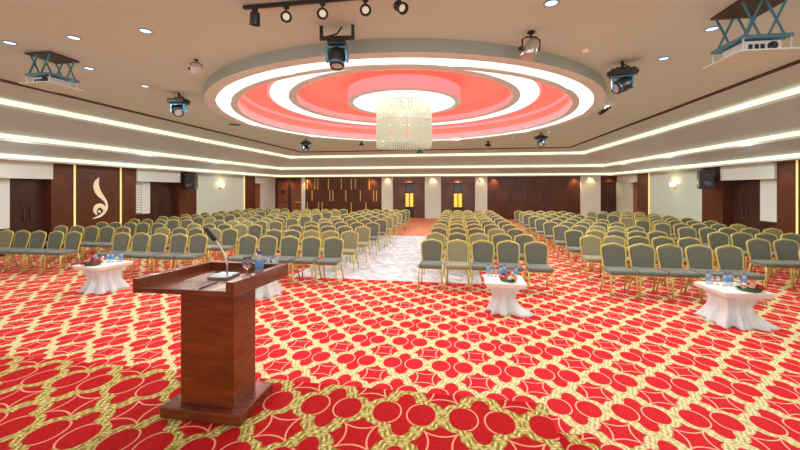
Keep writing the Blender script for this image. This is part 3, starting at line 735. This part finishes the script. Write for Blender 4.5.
t = thing('track_light', 'black track with five spotlights over the stage', 'track light', (-1.5, 3.98, CEIL), .0)
mb = MB(); mb.box((-1.05, -.02, -.04), (1.9, .02, -.002), .003); mb.done('track', M['blackmetal'], t)
for x, d in ((-.90, (-.15,.2,-.9)), (-.50, (.35,-.75,-.5)), (-.05, (.3,-.8,-.5)), (.46, (.25,-.85,-.5)), (.86, (.6,-.55,-.6))):
    mb = MB(); mb.box((x-.03,-.018,-.075),(x+.03,.018,-.04),.003); mb.tube([(x,0,-.07),(x,0,-.125)], .012, 8)
    R_ = aim(d); c = (x, 0, -.165)
    mb.lathe([(0,-.075),(.045,-.075),(.058,-.05),(.060,.06),(.066,.075),(.058,.078),(.05,.045)], 16, c, None, R_); sp = mb.done('spot_head', M['black'], t)
    mb = MB(); mb.lathe([(0,.05),(.040,.046)], 14, c, None, R_); mb.done('lamp', M['lampwarm'], sp)['label'] = 'warm glowing lamp'

# ------------------------------------------------------------------ projector lifts
def lift(cx, cy, rz, half, zp, panel_z, where, panelmat):
    g = thing('projector_lift', 'scissor projector lift hanging from the ceiling on the %s' % where, 'projector lift', (cx, cy, CEIL), rz, 'projector lifts')
    mb = MB(); mb.box((-half, -half, -.03), (half, half, -.002), .004); mb.done('ceiling_plate', M['brownmetal'], g)
    zt = zp-CEIL
    for y in (-half*.8, half*.8):
        for s_ in (-1, 1):
            for k, cxx in enumerate((-half*.48, half*.48)):
                w = half*.36*s_
                mb = MB(); mb.tube([(cxx-w, y+.012*s_, -.03), (cxx+w, y+.012*s_, zt+.03)], .016, 4, flat=(1, .5)); mb.done('scissor_arm', M['bluelit_metal'], g)
    mb = MB(); mb.box((-half, -half, zt), (half, half, zt+.035), .004); mb.done('platform', M['bluelit_metal'], g)
    pz = panel_z-CEIL
    for x in (-1, 1):
        for y in (-1, 1):
            mb = MB(); mb.tube([(x*half*.93, y*half*.93, zt), (x*half*.93, y*half*.93, pz+.015)], .010, 6); mb.done('hanger_rod', M['whiteplastic'], g)
    ph = half*1.22
    mb = MB(); mb.box((-ph, -ph, pz), (ph, ph, pz+.018), .003); mb.done('cover_panel', M[panelmat], g)['label'] = 'flat panel matching the ceiling'
    p = thing('projector', 'pale blue projector inside the %s projector lift' % where, 'projector', (cx, cy, panel_z+.019), rz, 'ceiling projectors')
    h = zp-panel_z-.03
    mb = MB(); mb.box((-half*.75, -half*.72, 0), (half*.75, half*.6, h), .012); bd = mb.done('housing', M['whiteplastic'], p)
    mb = MB(); mb.lathe([(0,.01),(.035,.012),(.045,.03),(.045,0)], 16, (half*.35, -half*.72, h*.5), None, Matrix.Rotation(PI/2, 3, 'X')); mb.done('lens', M['black'], p)['label'] = 'black lens'
    for x in (-.5, -.25, -.02):
        mb = MB(); mb.box((half*x-.02, -half*.73, h*.25), (half*x+.025, -half*.71, h*.7), .002); mb.done('vent', M['black'], p)
    return g
lift(-6.66, 5.00, 0.02, .235, 3.755, 3.615, 'left', 'ceiling')
lift(3.48, 4.97, 0.02, .26, 3.66, 3.49, 'right', 'ceiling')

# ------------------------------------------------------------------ small ceiling fittings
o = MB().lathe([(0,-.035),(.035,-.035),(.05,-.02),(.055,0)], 20).done('smoke_detector', M['emblem'], None, (2.0, 6.11, CEIL)); tag(o, 'small round smoke detector right of the silver spotlight', 'smoke detector')
t = thing('ceiling_speaker', 'dark round ceiling speaker left of the round ceiling feature', 'ceiling speaker', (-7.5, 11.2, CEIL))
mb = MB(); mb.lathe([(0,-.012),(.15,-.012),(.17,-.004)], 24); mb.done('grille', M['black'], t); mb = MB(); mb.lathe([(.165,-.001),(.19,-.001),(.19,-.012),(.165,-.012)], 24); mb.done('trim_ring', M['brownmetal'], t)
for nm, lab, loc, m_, s_ in (('ceiling_fitting', 'small dark ceiling fitting right of the chandelier beyond the round ceiling', (1.36, 16.9, CEIL), 'black', 1.2), ('ceiling_fitting', 'small dark ceiling fitting left of the chandelier beyond the round ceiling', (-4.36, 16.0, CEIL), 'black', 1.0), ('ceiling_fitting', 'green conical fitting on the ceiling below the chandelier', (-2.0, 19.0, CEIL), 'teal', 1.5)):
    g = thing(nm, lab, 'ceiling fitting', loc); g.scale = (s_,)*3
    mb = MB(); mb.lathe([(0,0),(.06,0),(.06,-.03),(.03,-.05),(.03,-.09),(0,-.09)], 14); mb.done('mount', M[m_], g)
    mb = MB(); mb.lathe([(0,-.08),(.06,-.085),(.12,-.16),(.11,-.19),(0,-.20)], 16); mb.done('dome', M[m_], g)
g = thing('ceiling_fitting', 'small black tilted ceiling fitting at the right edge of the round ceiling feature', 'ceiling fitting', (3.85, 10.1, CEIL))
mb = MB(); mb.tube([(0,0,0),(0,0,-.10)], .02, 8); mb.done('mount', M['black'], g)
mb = MB(); mb.tube([(.05,0,-.07),(-.22,-.02,-.24)], .05, 10); mb.done('housing', M['black'], g)

# ------------------------------------------------------------------ loudspeakers, sconces, emblem
for sd, sx in (('left', 1), ('right', -1)):
    x = (XL if sd == 'left' else XR); 
    g = thing('loudspeaker', 'black loudspeaker high on the wood pier of the %s wall' % sd, 'loudspeaker', (x+sx*.038, 15.30, 2.30), 0, 'wall loudspeakers')
    mb = MB(); mb.box((0, -.06, -.08), (sx*.12, .06, .08), .005); mb.done('wall_bracket', M['blackmetal'], g)
    R_ = Matrix.Rotation(sx*.35, 4, 'Z')
    mb = MB(); mb.box((-.22,-.22,-.36),(.22,.24,.36), .03); 
    for v in mb.bm.verts: v.co = (R_ @ v.co) + Vector((sx*.36, 0, .0))
    cab = mb.done('cabinet', M['black'], g)
    for zz, rr in ((-.13, .16), (.19, .09)):
        mb = MB(); mb.lathe([(0,.0),(rr*.3,.012),(rr*.5,.002),(rr*.9,.012),(rr,.02),(rr,.0)], 24, (0,-.222,zz), None, Matrix.Rotation(PI/2, 3, 'X'))
        for v in mb.bm.verts: v.co = (R_ @ v.co) + Vector((sx*.36, 0, 0))
        mb.done('speaker_cone', M['darkglass'], cab)
    g = thing('wall_sconce', 'glowing wall sconce on the cream bay of the %s wall' % sd, 'wall lamp', (x, 17.95, 2.05), 0, 'wall sconces')
    mb = MB(); mb.box((0,-.05,-.13),(sx*.025,.05,.13),.004); mb.done('back_plate', M['gold'], g)
    for y in (-.11, .11):
        mb = MB(); mb.tube([(sx*.02,0,-.02),(sx*.09,y*.6,-.05),(sx*.11,y,.0)], .010, 6); mb.done('arm', M['gold'], g)
        mb = MB(); mb.lathe([(.035,0),(.05,.02),(.062,.16),(.058,.16),(.045,.02)], 16, (sx*.11, y, 0)); mb.done('lamp_shade', emitter('sconce_shade_'+sd, (1,.82,.5), 1.3), g)['label'] = 'glowing shade'
e = thing('wall_emblem', 'pale gold flame-shaped emblem on the left wood pillar', 'emblem', (XL+.05, 11.2, 1.6))
S_ = .0049; C0 = (140, 250)       # emblem drawing units -> metres
def stroke(pts, ws):
    L, Rr = [], []
    for k, (p, w) in enumerate(zip(pts, ws)):
        a = pts[max(k-1, 0)]; b2 = pts[min(k+1, len(pts)-1)]; dx, dy = b2[0]-a[0], b2[1]-a[1]; l = math.hypot(dx, dy) or 1
        L.append((p[0]-dy/l*w, p[1]+dx/l*w)); Rr.append((p[0]+dy/l*w, p[1]-dx/l*w))
    return L, Rr
def emboss(pts, ws, name):
    L, Rr = stroke(pts, ws); mb = MB(); n = len(pts)
    fn = lambda q, dx: (dx, (q[0]-C0[0])*S_*1.03, -(q[1]-C0[1])*S_)
    A = [[mb.bm.verts.new(fn(q, .002)) for q in L], [mb.bm.verts.new(fn(q, .03)) for q in L], [mb.bm.verts.new(fn(q, .03)) for q in Rr], [mb.bm.verts.new(fn(q, .002)) for q in Rr]]
    for P_, Q in zip(A, A[1:]+A[:1]):
        for k in range(n-1): mb.bm.faces.new([P_[k], P_[k+1], Q[k+1], Q[k]])
    for k in (0, n-1): mb.bm.faces.new([r[k] for r in A])
    return mb.done(name, M['emblem'], e)
def spline(p, m_=6):
    out = []
    for k in range(len(p)-1):
        a, b2, c, d_ = p[max(k-1,0)], p[k], p[k+1], p[min(k+2,len(p)-1)]
        for j in range(m_):
            t_ = j/m_; out.append(tuple(.5*((2*b2[q])+(-a[q]+c[q])*t_+(2*a[q]-5*b2[q]+4*c[q]-d_[q])*t_**2+(-a[q]+3*b2[q]-3*c[q]+d_[q])*t_**3) for q in range(len(p[0]))))
    return out + [tuple(p[-1])]
sp = spline([(128,98,1), (110,130,14), (108,170,20), (128,215,19), (160,252,12), (182,290,8), (178,338,8), (140,378,8), (84,397,2)]); emboss([q[:2] for q in sp], [q[2] for q in sp], 'flame_sweep')
sp = spline([(112,372,3), (98,345,10), (106,316,15), (130,303,15), (154,313,14), (166,338,9), (160,356,3)]); emboss([q[:2] for q in sp], [q[2] for q in sp], 'curl')
mb = MB(); mb.lathe([(0,.03),(.05,.03),(.05,0)], 16, (0, (130-C0[0])*S_*1.03, -(348-C0[1])*S_), None, Matrix.Rotation(PI/2, 3, 'Y')); mb.done('dot', M['emblem'], e)

# ------------------------------------------------------------------ lights
def light(kind, loc, energy, col, size=.2, rot=(0,0,0), spot=None, blend=.6, shape='DISK', sy=None):
    l = bpy.data.lights.new('lamp', kind); l.energy = energy; l.color = col
    if kind == 'AREA':
        l.shape = shape; l.size = size
        if sy: l.size_y = sy
    elif kind == 'SPOT': l.spot_size = math.radians(spot); l.spot_blend = blend; l.shadow_soft_size = size
    else: l.shadow_soft_size = size
    o = bpy.data.objects.new('lamp', l); COL.objects.link(o); o.location = loc; o.rotation_euler = rot; return o
COOL = (1.0, .97, .93)
def strip(x0, y0, x1, y1, z, e, up):
    # an LED run behind a cornice ledge, washing the ceiling
    d = Vector((x1-x0, y1-y0, 0)); L = d.length; c = Vector(((x0+x1)/2, (y0+y1)/2, z)); n = Vector((-d.y, d.x, 0)).normalized()
    if (Vector((CX, CY, z)) - c).dot(n) < 0: n = -n
    q = (n + Vector((0, 0, up))).normalized(); o = light('AREA', c, e*L, (1, .92, .55), L, shape='RECTANGLE', sy=.07)
    xa = d.normalized(); za = -q; ya = za.cross(xa); o.rotation_euler = Matrix((xa, ya, za)).transposed().to_euler()
for R_, z, e in ((R1, 3.97, .35), (R2, 3.315, .25), (R3, 2.86, .2)):
    xl, xr, yb = ins(R_, .01)
    strip(xl, YF, xl, yb, z, e, .55); strip(xr, YF, xr, yb, z, e, .55); strip(xl, yb, xr, yb, z, e, .55)
E_CEIL = 28
for x in (-8.3, -7.0, 3.9, 5.2):  # lamp grid added at ceiling height to brighten the floor, without fittings
    for y in (5.9, 10.2, 14.5, 18.6): light('AREA', (x, y, CEIL-.03), E_CEIL*1.4, COOL, .25)
for x in (-5.3, -3.4, -1.5, .4, 2.3):
    for y in (3.0, 17.5): light('AREA', (x, y, CEIL-.03), E_CEIL*(.9 if y < 9 else 1.2), COOL, .25)
for k in range(10):
    a = 2*PI*k/10; light('AREA', (CX+4.62*math.cos(a), CY+4.62*math.sin(a), LZ+.02), E_CEIL*1.5, (1,1,1), .28)
light('AREA', (CX, CY, 4.36), 60, (1,1,.97), 2.6)
for x in (-11.2, 7.9):  # more added fill lamps along the sides, without fittings
    for y in (4, 8, 12, 16, 20): light('AREA', (x, y, 3.28), E_CEIL*.8, COOL, .25)
for x, w in wd: light('SPOT', (x, YB-.22, ZW-.03), 70 if ('panel' in w or 'niche' in w and 'pilaster' not in w) else 26, (1,.62,.24), .04, (.14, 0, 0), 105, .8)
for x, sx in ((XL, 1), (XR, -1)):
    for y in (-.11, .11): light('POINT', (x+sx*.2, 17.95+y, 2.2), 4.5, (1,.8,.5), .05)
    for y in (9.8, 12.35, 15.5, 20.8, 21.9): light('SPOT', (x+sx*.24, y, ZW-.03), 18, (1,.72,.38), .04, (0, -.15*sx, 0), 95, .8)

w = bpy.data.worlds.new('hall'); sc.world = w; w.use_nodes = True
w.node_tree.nodes['Background'].inputs[0].default_value = (1, .96, .92, 1); w.node_tree.nodes['Background'].inputs[1].default_value = 1.7  # uniform fill added to flood in through the open end behind the camera

# ------------------------------------------------------------------ camera
cd = bpy.data.cameras.new('camera'); cam = bpy.data.objects.new('camera', cd); COL.objects.link(cam)
cam.location = (0, 0, 1.92); cam.rotation_euler = (PI/2, 0, math.atan(58/360))
cd.sensor_width = 36; cd.lens = 360/800*36; cd.shift_y = (189.5-225)/800; cd.clip_start = .05
sc.camera = cam
sc.view_settings.view_transform = 'Standard'; sc.view_settings.look = 'None'; sc.view_settings.gamma = 1; sc.view_settings.exposure = .08
sc.cycles.use_denoising = True
sc.cycles.max_bounces = 8; sc.cycles.diffuse_bounces = 5; sc.cycles.sample_clamp_indirect = 4
